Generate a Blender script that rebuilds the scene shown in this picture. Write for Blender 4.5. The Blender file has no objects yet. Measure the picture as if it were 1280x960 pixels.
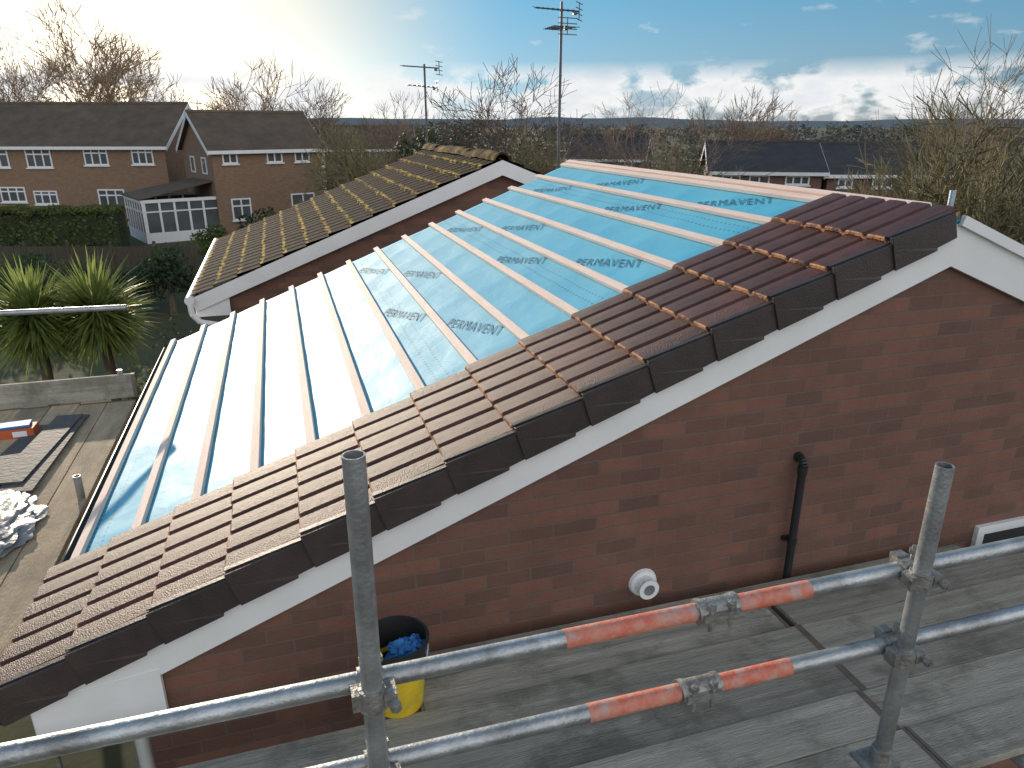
import bpy, bmesh, math, random
from mathutils import Vector, Matrix, noise
random.seed(7)
COL = bpy.context.scene.collection
R = math.radians
F = 910.0; P = R(19.65); YAW = R(17.36); H = 6.6
cp, sp, cy, sy = math.cos(P), math.sin(P), math.cos(YAW), math.sin(YAW)

def ray(x, y):
    u = (x-640)/F; v = (y-480)/F
    a = u; b = cp - v*sp; c = -sp - v*cp
    return Vector((a*cy+b*sy, -a*sy+b*cy, c))
def onY(x, y, Y):
    d = ray(x, y); t = Y/d.y
    return Vector((d.x*t, Y, H+d.z*t))
def onZ(x, y, z):
    d = ray(x, y); t = (z-H)/d.z
    return Vector((d.x*t, d.y*t, z))
def atT(x, y, t):
    d = ray(x, y)*t
    return Vector((d.x, d.y, d.z+H))
def sm(t):
    t = max(0, min(1, t)); return t*t*(3-2*t)
def terr(X, Y):
    xc = X*cy - Y*sy; yc = X*sy + Y*cy
    return -1.6*sm((xc+6)/25)*sm((yc-14)/25)

# ------------------------------------------------------------------ materials
def nt(name):
    m = bpy.data.materials.new(name); m.use_nodes = True
    n = m.node_tree.nodes; l = m.node_tree.links
    return m, n, l, n['Principled BSDF']
def node(n, t, **k):
    o = n.new(t)
    for a, b in k.items(): setattr(o, a, b)
    return o
def c4(c): return (c[0], c[1], c[2], 1)
def coords(n, l, stretch=(1,1,1)):
    tc = node(n, 'ShaderNodeTexCoord'); oi = node(n, 'ShaderNodeObjectInfo')
    mul = node(n, 'ShaderNodeMath', operation='MULTIPLY'); mul.inputs[1].default_value = 57.0
    l.new(oi.outputs['Random'], mul.inputs[0])
    mp = node(n, 'ShaderNodeMapping'); mp.inputs['Scale'].default_value = stretch
    l.new(tc.outputs['Object'], mp.inputs['Vector'])
    ad = node(n, 'ShaderNodeVectorMath', operation='ADD')
    l.new(mp.outputs[0], ad.inputs[0]); l.new(mul.outputs[0], ad.inputs[1])
    return ad.outputs[0], oi, tc
def M(name, c1, c2=None, scale=4, rough=.6, bump=0, bscale=30, metal=0, stretch=(1,1,1), var=0, lo=.35, hi=.65, trans=0, spec=.5, stain=None, sscale=1.2):
    m, n, l, b = nt(name)
    c2 = c2 or tuple(x*.75 for x in c1)
    v, oi, tc = coords(n, l, stretch)
    nz = node(n, 'ShaderNodeTexNoise'); nz.inputs['Scale'].default_value = scale; nz.inputs['Detail'].default_value = 8; nz.inputs['Roughness'].default_value = .62
    l.new(v, nz.inputs['Vector'])
    rp = node(n, 'ShaderNodeValToRGB'); rp.color_ramp.elements[0].position = lo; rp.color_ramp.elements[1].position = hi
    rp.color_ramp.elements[0].color = c4(c1); rp.color_ramp.elements[1].color = c4(c2)
    l.new(nz.outputs['Fac'], rp.inputs[0])
    out = rp.outputs[0]
    if stain:
        vv, _, _ = coords(n, l)
        n3 = node(n, 'ShaderNodeTexNoise'); n3.inputs['Scale'].default_value = sscale; n3.inputs['Detail'].default_value = 9; n3.inputs['Roughness'].default_value = .7
        l.new(vv, n3.inputs['Vector'])
        r3 = node(n, 'ShaderNodeValToRGB'); r3.color_ramp.elements[0].position = .5; r3.color_ramp.elements[1].position = .66; l.new(n3.outputs['Fac'], r3.inputs[0])
        m3 = node(n, 'ShaderNodeMath', operation='MULTIPLY'); m3.inputs[1].default_value = .8; l.new(r3.outputs[0], m3.inputs[0])
        mx = node(n, 'ShaderNodeMixRGB'); l.new(m3.outputs[0], mx.inputs[0]); l.new(out, mx.inputs[1]); mx.inputs[2].default_value = c4(stain)
        out = mx.outputs[0]
    if var:
        hs = node(n, 'ShaderNodeHueSaturation')
        mr = node(n, 'ShaderNodeMapRange'); mr.inputs['To Min'].default_value = 1-var; mr.inputs['To Max'].default_value = 1+var
        l.new(oi.outputs['Random'], mr.inputs['Value']); l.new(mr.outputs[0], hs.inputs['Value']); l.new(out, hs.inputs['Color'])
        out = hs.outputs[0]
    l.new(out, b.inputs['Base Color'])
    b.inputs['Roughness'].default_value = rough; b.inputs['Metallic'].default_value = metal
    b.inputs['Specular IOR Level'].default_value = spec
    if bump:
        n2 = node(n, 'ShaderNodeTexNoise'); n2.inputs['Scale'].default_value = bscale; n2.inputs['Detail'].default_value = 6
        l.new(v, n2.inputs['Vector'])
        bp = node(n, 'ShaderNodeBump'); bp.inputs['Strength'].default_value = bump; bp.inputs['Distance'].default_value = .02
        l.new(n2.outputs['Fac'], bp.inputs['Height']); l.new(bp.outputs[0], b.inputs['Normal'])
    if trans:
        tr = node(n, 'ShaderNodeBsdfTranslucent'); l.new(out, tr.inputs['Color'])
        mx = node(n, 'ShaderNodeMixShader'); mx.inputs[0].default_value = trans
        l.new(b.outputs[0], mx.inputs[1]); l.new(tr.outputs[0], mx.inputs[2])
        l.new(mx.outputs[0], n['Material Output'].inputs['Surface'])
    return m
def brick(name, c1, c2, mort, bw=.225, rh=.075, ms=.006, dark=.82, light=1.14):
    m, n, l, b = nt(name)
    tc = node(n, 'ShaderNodeTexCoord'); s = node(n, 'ShaderNodeSeparateXYZ'); l.new(tc.outputs['Object'], s.inputs[0])
    a = node(n, 'ShaderNodeMath', operation='ADD'); l.new(s.outputs[0], a.inputs[0]); l.new(s.outputs[1], a.inputs[1])
    cb = node(n, 'ShaderNodeCombineXYZ'); l.new(a.outputs[0], cb.inputs[0]); l.new(s.outputs[2], cb.inputs[1])
    bt = node(n, 'ShaderNodeTexBrick')
    bt.inputs['Scale'].default_value = 1; bt.inputs['Brick Width'].default_value = bw; bt.inputs['Row Height'].default_value = rh
    bt.inputs['Mortar Size'].default_value = ms; bt.inputs['Mortar Smooth'].default_value = .5; bt.inputs['Bias'].default_value = -.1
    bt.inputs['Color1'].default_value = c4(c1); bt.inputs['Color2'].default_value = c4(c2); bt.inputs['Mortar'].default_value = c4(mort)
    nw = node(n, 'ShaderNodeTexNoise'); nw.inputs['Scale'].default_value = 9; l.new(tc.outputs['Object'], nw.inputs['Vector'])
    vm = node(n, 'ShaderNodeVectorMath', operation='SCALE'); vm.inputs['Scale'].default_value = .009; l.new(nw.outputs['Color'], vm.inputs[0])
    va = node(n, 'ShaderNodeVectorMath', operation='ADD'); l.new(cb.outputs[0], va.inputs[0]); l.new(vm.outputs[0], va.inputs[1])
    l.new(va.outputs[0], bt.inputs['Vector'])
    nz = node(n, 'ShaderNodeTexNoise'); nz.inputs['Scale'].default_value = 2.6; nz.inputs['Detail'].default_value = 12; nz.inputs['Roughness'].default_value = .8
    l.new(tc.outputs['Object'], nz.inputs['Vector'])
    mr = node(n, 'ShaderNodeMapRange'); mr.inputs['From Min'].default_value = .3; mr.inputs['From Max'].default_value = .7
    mr.inputs['To Min'].default_value = dark; mr.inputs['To Max'].default_value = light; l.new(nz.outputs['Fac'], mr.inputs['Value'])
    mx = node(n, 'ShaderNodeVectorMath', operation='SCALE'); l.new(bt.outputs['Color'], mx.inputs[0]); l.new(mr.outputs[0], mx.inputs['Scale'])
    l.new(mx.outputs[0], b.inputs['Base Color'])
    b.inputs['Roughness'].default_value = .85
    n2 = node(n, 'ShaderNodeTexNoise'); n2.inputs['Scale'].default_value = 60; l.new(tc.outputs['Object'], n2.inputs['Vector'])
    ad = node(n, 'ShaderNodeMath', operation='MULTIPLY_ADD'); l.new(bt.outputs['Fac'], ad.inputs[0]); ad.inputs[1].default_value = -.6; l.new(n2.outputs['Fac'], ad.inputs[2])
    bp = node(n, 'ShaderNodeBump'); bp.inputs['Strength'].default_value = .4; bp.inputs['Distance'].default_value = .006
    l.new(ad.outputs[0], bp.inputs['Height']); l.new(bp.outputs[0], b.inputs['Normal'])
    return m

m_brick = brick('red_brick', (.215,.100,.070), (.130,.070,.056), (.150,.108,.088))
m_brick_far = brick('far_brick', (.29,.18,.115), (.24,.14,.09), (.27,.195,.14))
m_brick_dull = brick('far_dull_brick', (.20,.11,.09), (.16,.085,.07), (.18,.135,.115))
m_white = M('white_upvc', (.86,.86,.86), (.79,.79,.78), 3, .35)
m_batten = M('pink_batten', (.92,.73,.64), (.84,.60,.50), 5, .7, .3, 60, stretch=(6,.6,6), var=.06)
m_capm = M('dark_verge_plastic', (.056,.040,.036), (.038,.028,.026), 8, .5, .2, 120, var=.14)
m_tile = M('brown_tile', (.125,.046,.038), (.070,.030,.026), 9, .47, .45, 160, var=.22, spec=.34)
m_tile_edge = M('raw_tile_edge', (.60,.27,.12), (.13,.055,.04), 10, .8, .5, 60, lo=.46, hi=.60)
m_gutter = M('grey_gutter', (.10,.105,.115), None, 5, .35)
m_black = M('black_plastic', (.016,.016,.017), (.026,.026,.026), 5, .45)
m_galv = M('galvanised_steel', (.55,.56,.57), (.32,.33,.34), 7, .42, .15, 90, metal=.7, stain=(.22,.21,.20), sscale=5)
m_clamp = M('coupler_steel', (.46,.44,.41), (.22,.20,.18), 25, .5, .3, 80, metal=.6)
m_red = M('red_band', (.64,.13,.075), (.62,.30,.22), 30, .6, .2, 90, lo=.35, hi=.68, stain=(.46,.40,.37), sscale=14)
m_board = M('weathered_board', (.52,.475,.395), (.28,.26,.215), 3.2, .8, .6, 40, stretch=(.4,8,8), var=.22, lo=.32, hi=.68, stain=(.165,.155,.12), sscale=2.4)
m_boardy = M('dusty_board', (.70,.52,.34), (.44,.32,.21), 2.5, .85, .5, 40, stretch=(5,.8,5), var=.16, stain=(.30,.24,.18), sscale=1.5)
m_glass = M('dark_glass', (.05,.055,.06), (.07,.075,.08), 2, .08)
m_glass_far = M('far_glass', (.13,.14,.15), (.07,.075,.08), .6, .15)
m_rust = M('rusty_band', (.22,.17,.14), (.15,.125,.105), 20, .7, metal=.2)
m_yellow = M('yellow_plastic', (.85,.62,.02), (.66,.46,.03), 6, .45, stain=(.45,.34,.08), sscale=9)
m_blue = M('blue_cloth', (.05,.24,.55), (.03,.14,.38), 6, .6)
m_rooffar = M('far_roof', (.15,.105,.068), (.095,.068,.047), 1.2, .75, .4, 6)
m_roofdark = M('far_dark_roof', (.06,.053,.055), (.04,.037,.04), 1.2, .75, .4, 6)
m_bark = M('bark', (.15,.11,.08), (.09,.07,.05), 6, .9)
m_twig = M('twigs', (.24,.165,.11), (.16,.11,.08), .7, .9)
m_twig_haze = M('haze_lit_twigs', (.38,.26,.16), (.25,.17,.11), .7, .9)  # twig colour lightened to paint sunlit haze onto the left trees
m_twig_olive = M('olive_twigs', (.24,.195,.095), (.14,.12,.07), .7, .9)
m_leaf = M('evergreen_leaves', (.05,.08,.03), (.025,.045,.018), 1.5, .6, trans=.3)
m_hedge = M('hedge_leaves', (.21,.23,.06), (.10,.13,.04), 1.2, .6, trans=.5)
m_strap = M('strap_leaves', (.36,.40,.115), (.14,.20,.055), 3, .45, trans=.5)
m_far = M('far_wood', (.085,.08,.07), (.06,.062,.055), .02, .9)
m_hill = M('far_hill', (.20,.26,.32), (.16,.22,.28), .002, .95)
m_fence = M('fence_wood', (.10,.078,.055), (.065,.052,.038), 3, .85, .3, 20, stretch=(6,6,.5))
m_alu = M('aerial_metal', (.16,.16,.17), (.10,.10,.11), 5, .45, metal=.6)
m_ink = M('grey_ink', (.03,.15,.23), (.045,.19,.28), 9, .6, spec=.35)
m_dark = M('grey_slab', (.11,.11,.115), (.07,.07,.075), 4, .7, .3, 30, spec=.3, stain=(.19,.165,.13), sscale=4)
m_grass = M('grass', (.085,.085,.032), (.05,.05,.025), .25, .95, .6, 4)
m_wrap = M('clear_wrap', (.50,.51,.52), (.30,.30,.30), 7, .36, .5, 14, trans=.3)
m_orange = M('orange_card', (.55,.12,.04), None, 8, .6)

def membrane_mat():
    m, n, l, b = nt('blue_membrane')
    tc = node(n, 'ShaderNodeTexCoord')
    nz = node(n, 'ShaderNodeTexNoise'); nz.inputs['Scale'].default_value = 1.7; nz.inputs['Detail'].default_value = 8
    l.new(tc.outputs['Object'], nz.inputs['Vector'])
    rp = node(n, 'ShaderNodeValToRGB'); rp.color_ramp.elements[0].position = .3; rp.color_ramp.elements[1].position = .7
    rp.color_ramp.elements[0].color = (.06,.44,.65,1); rp.color_ramp.elements[1].color = (.10,.50,.70,1)
    l.new(nz.outputs['Fac'], rp.inputs[0])
    s = node(n, 'ShaderNodeSeparateXYZ'); l.new(tc.outputs['Object'], s.inputs[0])
    def mth(op, a, bv):
        q = node(n, 'ShaderNodeMath', operation=op)
        for i, z in enumerate((a, bv)):
            if z is None: continue
            if isinstance(z, (int, float)): q.inputs[i].default_value = z
            else: l.new(z, q.inputs[i])
        return q.outputs[0]
    fx = mth('FRACT', mth('MULTIPLY', s.outputs[0], 1.03), None)
    l1 = mth('LESS_THAN', mth('ABSOLUTE', mth('SUBTRACT', fx, .5), None), .008)
    l2 = mth('LESS_THAN', mth('ABSOLUTE', mth('SUBTRACT', fx, .57), None), .006)
    fy = mth('LESS_THAN', mth('FRACT', mth('MULTIPLY', s.outputs[1], 20), None), .45)
    dots = mth('MULTIPLY', mth('MAXIMUM', l1, l2), fy)
    dots = mth('MULTIPLY', dots, .6)
    mx = node(n, 'ShaderNodeMixRGB'); l.new(dots, mx.inputs[0]); l.new(rp.outputs[0], mx.inputs[1]); mx.inputs[2].default_value = (.03,.10,.15,1)
    l.new(mx.outputs[0], b.inputs['Base Color'])
    b.inputs['Roughness'].default_value = .58; b.inputs['Specular IOR Level'].default_value = .68
    n1 = node(n, 'ShaderNodeTexNoise'); n1.inputs['Scale'].default_value = 9; n1.inputs['Detail'].default_value = 5; n1.inputs['Distortion'].default_value = .8
    l.new(tc.outputs['Object'], n1.inputs['Vector'])
    bp = node(n, 'ShaderNodeBump'); bp.inputs['Strength'].default_value = .24; bp.inputs['Distance'].default_value = .012
    l.new(n1.outputs['Fac'], bp.inputs['Height']); l.new(bp.outputs[0], b.inputs['Normal'])
    return m
m_mem = membrane_mat()

# ------------------------------------------------------------------ geometry helpers
class G:
    def __init__(s): s.V = []; s.F = []; s.I = []
    def add(s, vs, fs, mi=0):
        o = len(s.V); s.V += [Vector(v) for v in vs]
        for f in fs: s.F.append([o+i for i in f]); s.I.append(mi)
    def box(s, c, d, rot=None, mi=0):
        c = Vector(c); x, y, z = d[0]/2, d[1]/2, d[2]/2
        vs = [Vector((a*x, b*y, e*z)) for e in (-1,1) for b in (-1,1) for a in (-1,1)]
        if rot: vs = [rot @ v for v in vs]
        s.add([v+c for v in vs], [(0,2,3,1),(4,5,7,6),(0,1,5,4),(2,6,7,3),(0,4,6,2),(1,3,7,5)], mi)
    def bx(s, x0, x1, y0, y1, z0, z1, mi=0):
        s.box(((x0+x1)/2,(y0+y1)/2,(z0+z1)/2), (abs(x1-x0),abs(y1-y0),abs(z1-z0)), None, mi)
    def tube(s, p0, p1, r0, r1=None, n=12, cap=True, mi=0):
        p0 = Vector(p0); p1 = Vector(p1); r1 = r0 if r1 is None else r1
        d = (p1-p0).normalized()
        a = d.orthogonal().normalized(); b = d.cross(a)
        vs = []
        for p, r in ((p0,r0),(p1,r1)):
            for i in range(n):
                t = 2*math.pi*i/n; vs.append(p + a*(r*math.cos(t)) + b*(r*math.sin(t)))
        fs = [(i,(i+1)%n,n+(i+1)%n,n+i) for i in range(n)]
        if cap: fs += [tuple(range(n-1,-1,-1)), tuple(range(n,2*n))]
        s.add(vs, fs, mi)
    def pipe(s, p0, p1, r, ri, n=18):
        s.tube(p0, p1, r, r, n, False); s.tube(p0, p1, ri, ri, n, False)
        o = len(s.V)-4*n
        for k in (0, n):
            for i in range(n): s.F.append([o+k+i, o+k+(i+1)%n, o+2*n+k+(i+1)%n, o+2*n+k+i]); s.I.append(0)
    def lathe(s, c, prof, n=28, mi=0):
        c = Vector(c); vs = []
        for r, z in prof:
            for i in range(n):
                t = 2*math.pi*i/n; vs.append(c+Vector((r*math.cos(t), r*math.sin(t), z)))
        fs = [(k*n+i, k*n+(i+1)%n, (k+1)*n+(i+1)%n, (k+1)*n+i) for k in range(len(prof)-1) for i in range(n)]
        s.add(vs, fs, mi)
    def extr(s, poly, d, mi=0):
        n = len(poly); d = Vector(d); vs = [Vector(p) for p in poly]; vs += [v+d for v in vs]
        s.add(vs, [tuple(range(n)), tuple(range(2*n-1,n-1,-1))] + [(i,n+i,n+(i+1)%n,(i+1)%n) for i in range(n)], mi)
ROOT = {}
def build(name, g, mat, parent=None, local=False, smooth=False, bevel=0, sharp=40, fix=True):
    off = ROOT.get(parent.name, Vector()) if parent and not local else Vector()
    me = bpy.data.meshes.new(name)
    me.from_pydata([tuple(v-off) for v in g.V], [], g.F)
    mats = mat if isinstance(mat, (list, tuple)) else [mat]
    for k in mats: me.materials.append(k)
    if len(mats) > 1: me.polygons.foreach_set('material_index', g.I)
    if fix or bevel:
        b = bmesh.new(); b.from_mesh(me)
        if fix: bmesh.ops.recalc_face_normals(b, faces=b.faces)
        if bevel: bmesh.ops.bevel(b, geom=[e for e in b.edges if len(e.link_faces)==2 and e.calc_face_angle(0) > .6], offset=bevel, segments=2, affect='EDGES', profile=.6)
        b.to_mesh(me); b.free()
    if smooth:
        me.polygons.foreach_set('use_smooth', [True]*len(me.polygons))
        me.set_sharp_from_angle(angle=R(sharp))
    o = bpy.data.objects.new(name, me); COL.objects.link(o)
    if parent: o.parent = parent; ROOT[o.name] = ROOT.get(parent.name, Vector())
    return o
def tag(o, label=None, cat=None, group=None, kind=None):
    if label: o['label'] = label
    if cat: o['category'] = cat
    if group: o['group'] = group
    if kind: o['kind'] = kind
    return o
def thing(name, label, cat, loc=(0,0,0), rotz=0, group=None):
    o = bpy.data.objects.new(name, None); COL.objects.link(o)
    o.empty_display_size = .2
    o.location = loc; o.rotation_euler = (0,0,rotz); ROOT[o.name] = Vector(loc)
    return tag(o, label, cat, group)

# ------------------------------------------------------------------ camera, light, world
cam = bpy.data.cameras.new('camera'); co = bpy.data.objects.new('camera', cam); COL.objects.link(co)
cam.sensor_width = 36; cam.lens = 36*F/1280; cam.clip_end = 6000; cam.clip_start = .05
co.location = (0,0,H); co.rotation_euler = (math.pi/2-P, 0, -YAW)
bpy.context.scene.camera = co
SAZ, SEL = R(-14.5), R(12)
sdir = Vector((math.sin(SAZ)*math.cos(SEL), math.cos(SAZ)*math.cos(SEL), math.sin(SEL)))
sl = bpy.data.lights.new('sun', 'SUN'); sl.energy = 5; sl.angle = R(.6); sl.color = (1,.86,.68)
so = bpy.data.objects.new('sun', sl); COL.objects.link(so); so.rotation_euler = sdir.to_track_quat('Z','Y').to_euler(); so.location = (0,0,40)
w = bpy.data.worlds.new('World'); bpy.context.scene.world = w; w.use_nodes = True
n = w.node_tree.nodes; l = w.node_tree.links; bg = n['Background']
sk = node(n, 'ShaderNodeTexSky'); sk.sky_type = 'NISHITA'; sk.sun_disc = False; sk.sun_elevation = SEL; sk.sun_rotation = SAZ
sk.air_density = 1.0; sk.dust_density = .8; sk.ozone_density = 1.5
tc = node(n, 'ShaderNodeTexCoord'); sx = node(n, 'ShaderNodeSeparateXYZ'); l.new(tc.outputs['Generated'], sx.inputs[0])
gm = node(n, 'ShaderNodeGamma'); gm.inputs['Gamma'].default_value = .6; l.new(sk.outputs[0], gm.inputs['Color'])
hs = node(n, 'ShaderNodeHueSaturation'); hs.inputs['Saturation'].default_value = .3; l.new(gm.outputs[0], hs.inputs['Color'])
rt = node(n, 'ShaderNodeValToRGB'); e = rt.color_ramp.elements
e[0].position = 0; e[0].color = (.92,1.06,1.22,1); e[1].position = .6; e[1].color = (.50,1.05,1.60,1)
for p_, c_ in ((.05,(.68,1.08,1.42,1)),(.15,(.42,1.05,1.56,1)),(.30,(.38,.96,1.5,1))):
    q = e.new(p_); q.color = c_
l.new(sx.outputs[2], rt.inputs[0])
dp = node(n, 'ShaderNodeVectorMath', operation='DOT_PRODUCT'); l.new(tc.outputs['Generated'], dp.inputs[0]); dp.inputs[1].default_value = sdir
gl = node(n, 'ShaderNodeMapRange'); gl.interpolation_type = 'SMOOTHSTEP'; gl.inputs['From Min'].default_value = .84; gl.inputs['From Max'].default_value = 1.0; l.new(dp.outputs['Value'], gl.inputs['Value'])
tint = node(n, 'ShaderNodeMixRGB'); l.new(gl.outputs[0], tint.inputs[0]); l.new(rt.outputs[0], tint.inputs[1]); tint.inputs[2].default_value = (1.45,1.34,1.14,1)
sky = node(n, 'ShaderNodeVectorMath', operation='MULTIPLY'); l.new(hs.outputs[0], sky.inputs[0]); l.new(tint.outputs[0], sky.inputs[1])
def cloud(stretch, scale, lo, hi, band, prev, colr, amt, bright, mask=None):
    mp = node(n, 'ShaderNodeMapping'); mp.inputs['Scale'].default_value = stretch; l.new(tc.outputs['Generated'], mp.inputs['Vector'])
    nz = node(n, 'ShaderNodeTexNoise'); nz.inputs['Scale'].default_value = scale; nz.inputs['Detail'].default_value = 9; nz.inputs['Roughness'].default_value = .54
    l.new(mp.outputs[0], nz.inputs['Vector'])
    rp = node(n, 'ShaderNodeValToRGB'); rp.color_ramp.elements[0].position = lo; rp.color_ramp.elements[1].position = hi
    l.new(nz.outputs['Fac'], rp.inputs[0])
    rb = node(n, 'ShaderNodeValToRGB'); e = rb.color_ramp.elements
    e[0].position = band[0]; e[0].color = (0,0,0,1); e[1].position = band[3]; e[1].color = (0,0,0,1)
    for p_ in band[1:3]:
        q = e.new(p_); q.color = (1,1,1,1)
    l.new(sx.outputs[2], rb.inputs[0])
    ml = node(n, 'ShaderNodeMath', operation='MULTIPLY'); l.new(rp.outputs[0], ml.inputs[0]); l.new(rb.outputs[0], ml.inputs[1])
    m2 = node(n, 'ShaderNodeMath', operation='MULTIPLY'); l.new(ml.outputs[0], m2.inputs[0]); m2.inputs[1].default_value = amt
    out = m2.outputs[0]
    if mask:
        m3 = node(n, 'ShaderNodeMath', operation='MULTIPLY'); l.new(out, m3.inputs[0]); l.new(mask, m3.inputs[1]); out = m3.outputs[0]
    mx = node(n, 'ShaderNodeMixRGB'); l.new(out, mx.inputs[0]); l.new(prev, mx.inputs[1])
    rc = node(n, 'ShaderNodeValToRGB'); rc.color_ramp.elements[0].color = c4(colr[0]); rc.color_ramp.elements[1].color = c4(colr[1])
    rc.color_ramp.elements[0].position = lo+.06; rc.color_ramp.elements[1].position = hi+.16
    l.new(nz.outputs['Fac'], rc.inputs[0])
    vs = node(n, 'ShaderNodeVectorMath', operation='SCALE'); vs.inputs['Scale'].default_value = bright
    l.new(rc.outputs[0], vs.inputs[0]); l.new(vs.outputs[0], mx.inputs[2])
    return mx.outputs[0]
o1 = cloud((6,6,12), 2.8, .41, .52, (.0,.003,.050,.074), sky.outputs[0], ((1,.99,.97),(.82,.85,.89)), .95, 6.6)
o2 = cloud((6,6,16), 2.2, .62, .72, (.06,.085,.11,.15), o1, ((.98,.97,.96),(.9,.91,.93)), .55, 6.0)
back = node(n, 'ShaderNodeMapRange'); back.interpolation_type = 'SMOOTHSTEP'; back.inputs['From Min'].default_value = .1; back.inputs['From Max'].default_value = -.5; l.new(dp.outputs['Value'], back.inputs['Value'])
o3_fill = cloud((1.6,1.6,2.6), 1.5, .38, .52, (.0,.02,.75,1.0), o2, ((1,.98,.95),(.85,.86,.90)), .95, 10.5, back.outputs[0])  # bright clouds added unseen behind the camera to fill-light the shaded gable wall
l.new(o3_fill, bg.inputs['Color']); bg.inputs['Strength'].default_value = .15
sc = bpy.context.scene; sc.view_settings.view_transform = 'Standard'; sc.view_settings.look = 'None'; sc.view_settings.exposure = 0

# ------------------------------------------------------------------ ground, hills
g = G()
rad = [0,6,12,20,28,36,46,60,80,120,200,400,900,2500]; NS = 40
for r_ in rad:
    for i in range(NS):
        a = 2*math.pi*i/NS; X, Y = r_*math.sin(a), r_*math.cos(a)
        g.V.append(Vector((X, Y, terr(X, Y))))
for k in range(len(rad)-1):
    for i in range(NS):
        g.F.append([k*NS+i, k*NS+(i+1)%NS, (k+1)*NS+(i+1)%NS, (k+1)*NS+i]); g.I.append(0)
go = build('ground', g, m_grass, smooth=True); go['kind'] = 'structure'
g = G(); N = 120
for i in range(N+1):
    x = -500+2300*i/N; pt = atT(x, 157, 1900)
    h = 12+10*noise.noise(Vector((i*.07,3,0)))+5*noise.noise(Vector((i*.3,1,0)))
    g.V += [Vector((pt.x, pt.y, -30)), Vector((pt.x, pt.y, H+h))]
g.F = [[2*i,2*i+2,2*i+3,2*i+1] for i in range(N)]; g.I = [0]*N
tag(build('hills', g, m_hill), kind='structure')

# ------------------------------------------------------------------ main house
TH = R(21.5); cT, sT = math.cos(TH), math.sin(TH)
XR, ZR = 3.20, H-.440
YN, YF = 2.80, 8.18
def roofpt(q, Y, h): return Vector((XR-q*cT-h*sT, Y, ZR-q*sT+h*cT))
def roofM(q, Y, h, tilt=0):
    m = Matrix(((0,cT,-sT),(-1,0,0),(0,sT,cT))).to_4x4()
    m.translation = roofpt(q, Y, h)
    return m @ Matrix.Rotation(tilt, 4, 'X')
hx, hy = XR, 5.5
house = thing('brick_house', 'brick house with half finished roof of blue membrane, pink battens and brown tiles', 'house', (hx, hy, 0))
XL = -.78; XRW = 2*XR-XL; YW = 2.865; YB = 8.10
def zr(X): return ZR-abs(XR-X)*math.tan(TH)
g = G()
g.extr([(XL,YW,-.5),(XRW,YW,-.5),(XRW,YW,zr(XRW)-.06),(XR,YW,ZR-.06),(XL,YW,zr(XL)-.06)], (0,YB-YW,0))
build('wall', g, m_brick, house)
GA = .336; q0 = .03
def hgt(Y, q):
    raf = abs(math.sin(math.pi*(Y-2.8)/.6))
    bat = abs(math.sin(math.pi*(q-q0)/GA))
    return -.004-.006*raf*bat + .0035*bat*noise.noise(Vector((Y*1.6, q*3.1, 0))) + .0018*bat*noise.noise(Vector((Y*6, q*8, 4)))
g = G(); NQ, NY = 170, 150; QE = 4.82
for i in range(NQ+1):
    for j in range(NY+1):
        q = QE*i/NQ; Y = YN+.02+(YF-YN-.02)*j/NY
        e = 0
        if j == NY: e = -.05
        if i == NQ: e = -.02
        g.V.append(roofpt(q, Y + (.03*noise.noise(Vector((q*3,0,0))) if j >= NY-1 else 0), hgt(Y, q)+e))
for i in range(NQ):
    for j in range(NY):
        a = i*(NY+1)+j; g.F.append([a, a+1, a+NY+2, a+NY+1]); g.I.append(0)
mem = build('membrane', g, m_mem, house, smooth=True, sharp=180)
g = G(); g.extr([Vector((2*XR-v.x, v.y, v.z)) for v in (roofpt(0,YN+.02,0), roofpt(QE,YN+.02,0), roofpt(QE,YN+.02,-.03), roofpt(0,YN+.02,-.03))], (0,YF-YN-.02,0))
build('membrane', g, m_mem, house)
g = G(); g.extr([roofpt(0,YN+.05,-.03), roofpt(4.76,YN+.05,-.03), roofpt(4.76,YN+.05,-.10), roofpt(0,YN+.05,-.10)], (0,YF-YN-.1,0))
build('rafter_deck', g, m_fence, house)
cu = bpy.data.curves.new('lettering', 'FONT'); cu.body = 'PERMAVENT'; cu.size = .165; cu.align_x = 'CENTER'; cu.align_y = 'CENTER'; cu.space_character = 1.18
to = bpy.data.objects.new('lettering_source', cu); COL.objects.link(to)
bpy.context.view_layer.update()
tm = bpy.data.meshes.new_from_object(to.evaluated_get(bpy.context.evaluated_depsgraph_get()))
bpy.data.objects.remove(to); bpy.data.curves.remove(cu)
wid = max(v.co.x for v in tm.vertices)-min(v.co.x for v in tm.vertices)
for k in range(0, 9):                      # back-slanted print at a regular repeat, one word per bay
    if k % 3 == 2: continue
    q = q0+GA*(k+.5)
    Y = 4.18 + (.32, 1.25)[k % 3]
    while Y < 7.7:
        ang = 20
        me = tm.copy(); me.materials.clear(); me.materials.append(m_ink)
        ca, sa = math.cos(R(ang)), math.sin(R(ang)); kx = .64/wid
        for v in me.vertices:
            x_, y_ = v.co.x*kx-.55*v.co.y, v.co.y*.92
            lx, ly = x_*ca-y_*sa, x_*sa+y_*ca
            yy, qq = Y-lx, q-ly
            v.co = roofpt(qq, yy, hgt(yy, qq)+.004) - ROOT[house.name]
        o = bpy.data.objects.new('printed_lettering', me); COL.objects.link(o); o.parent = mem
        Y += 1.85
rot = Matrix(((cT,0,-sT),(0,1,0),(sT,0,cT)))
for k in range(15):
    q = q0+GA*k
    g = G(); jog = random.uniform(-.03,.03)
    ln = YF+.02+jog-2.9
    g.box(roofpt(q, 2.9+ln/2, .0135), (.054, ln, .027), rot)
    build('batten', g, m_batten, house, bevel=.002)
g = G(); g.box(roofpt(-.03, 5.6, .022), (.05, 5.1, .035), rot)
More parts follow.
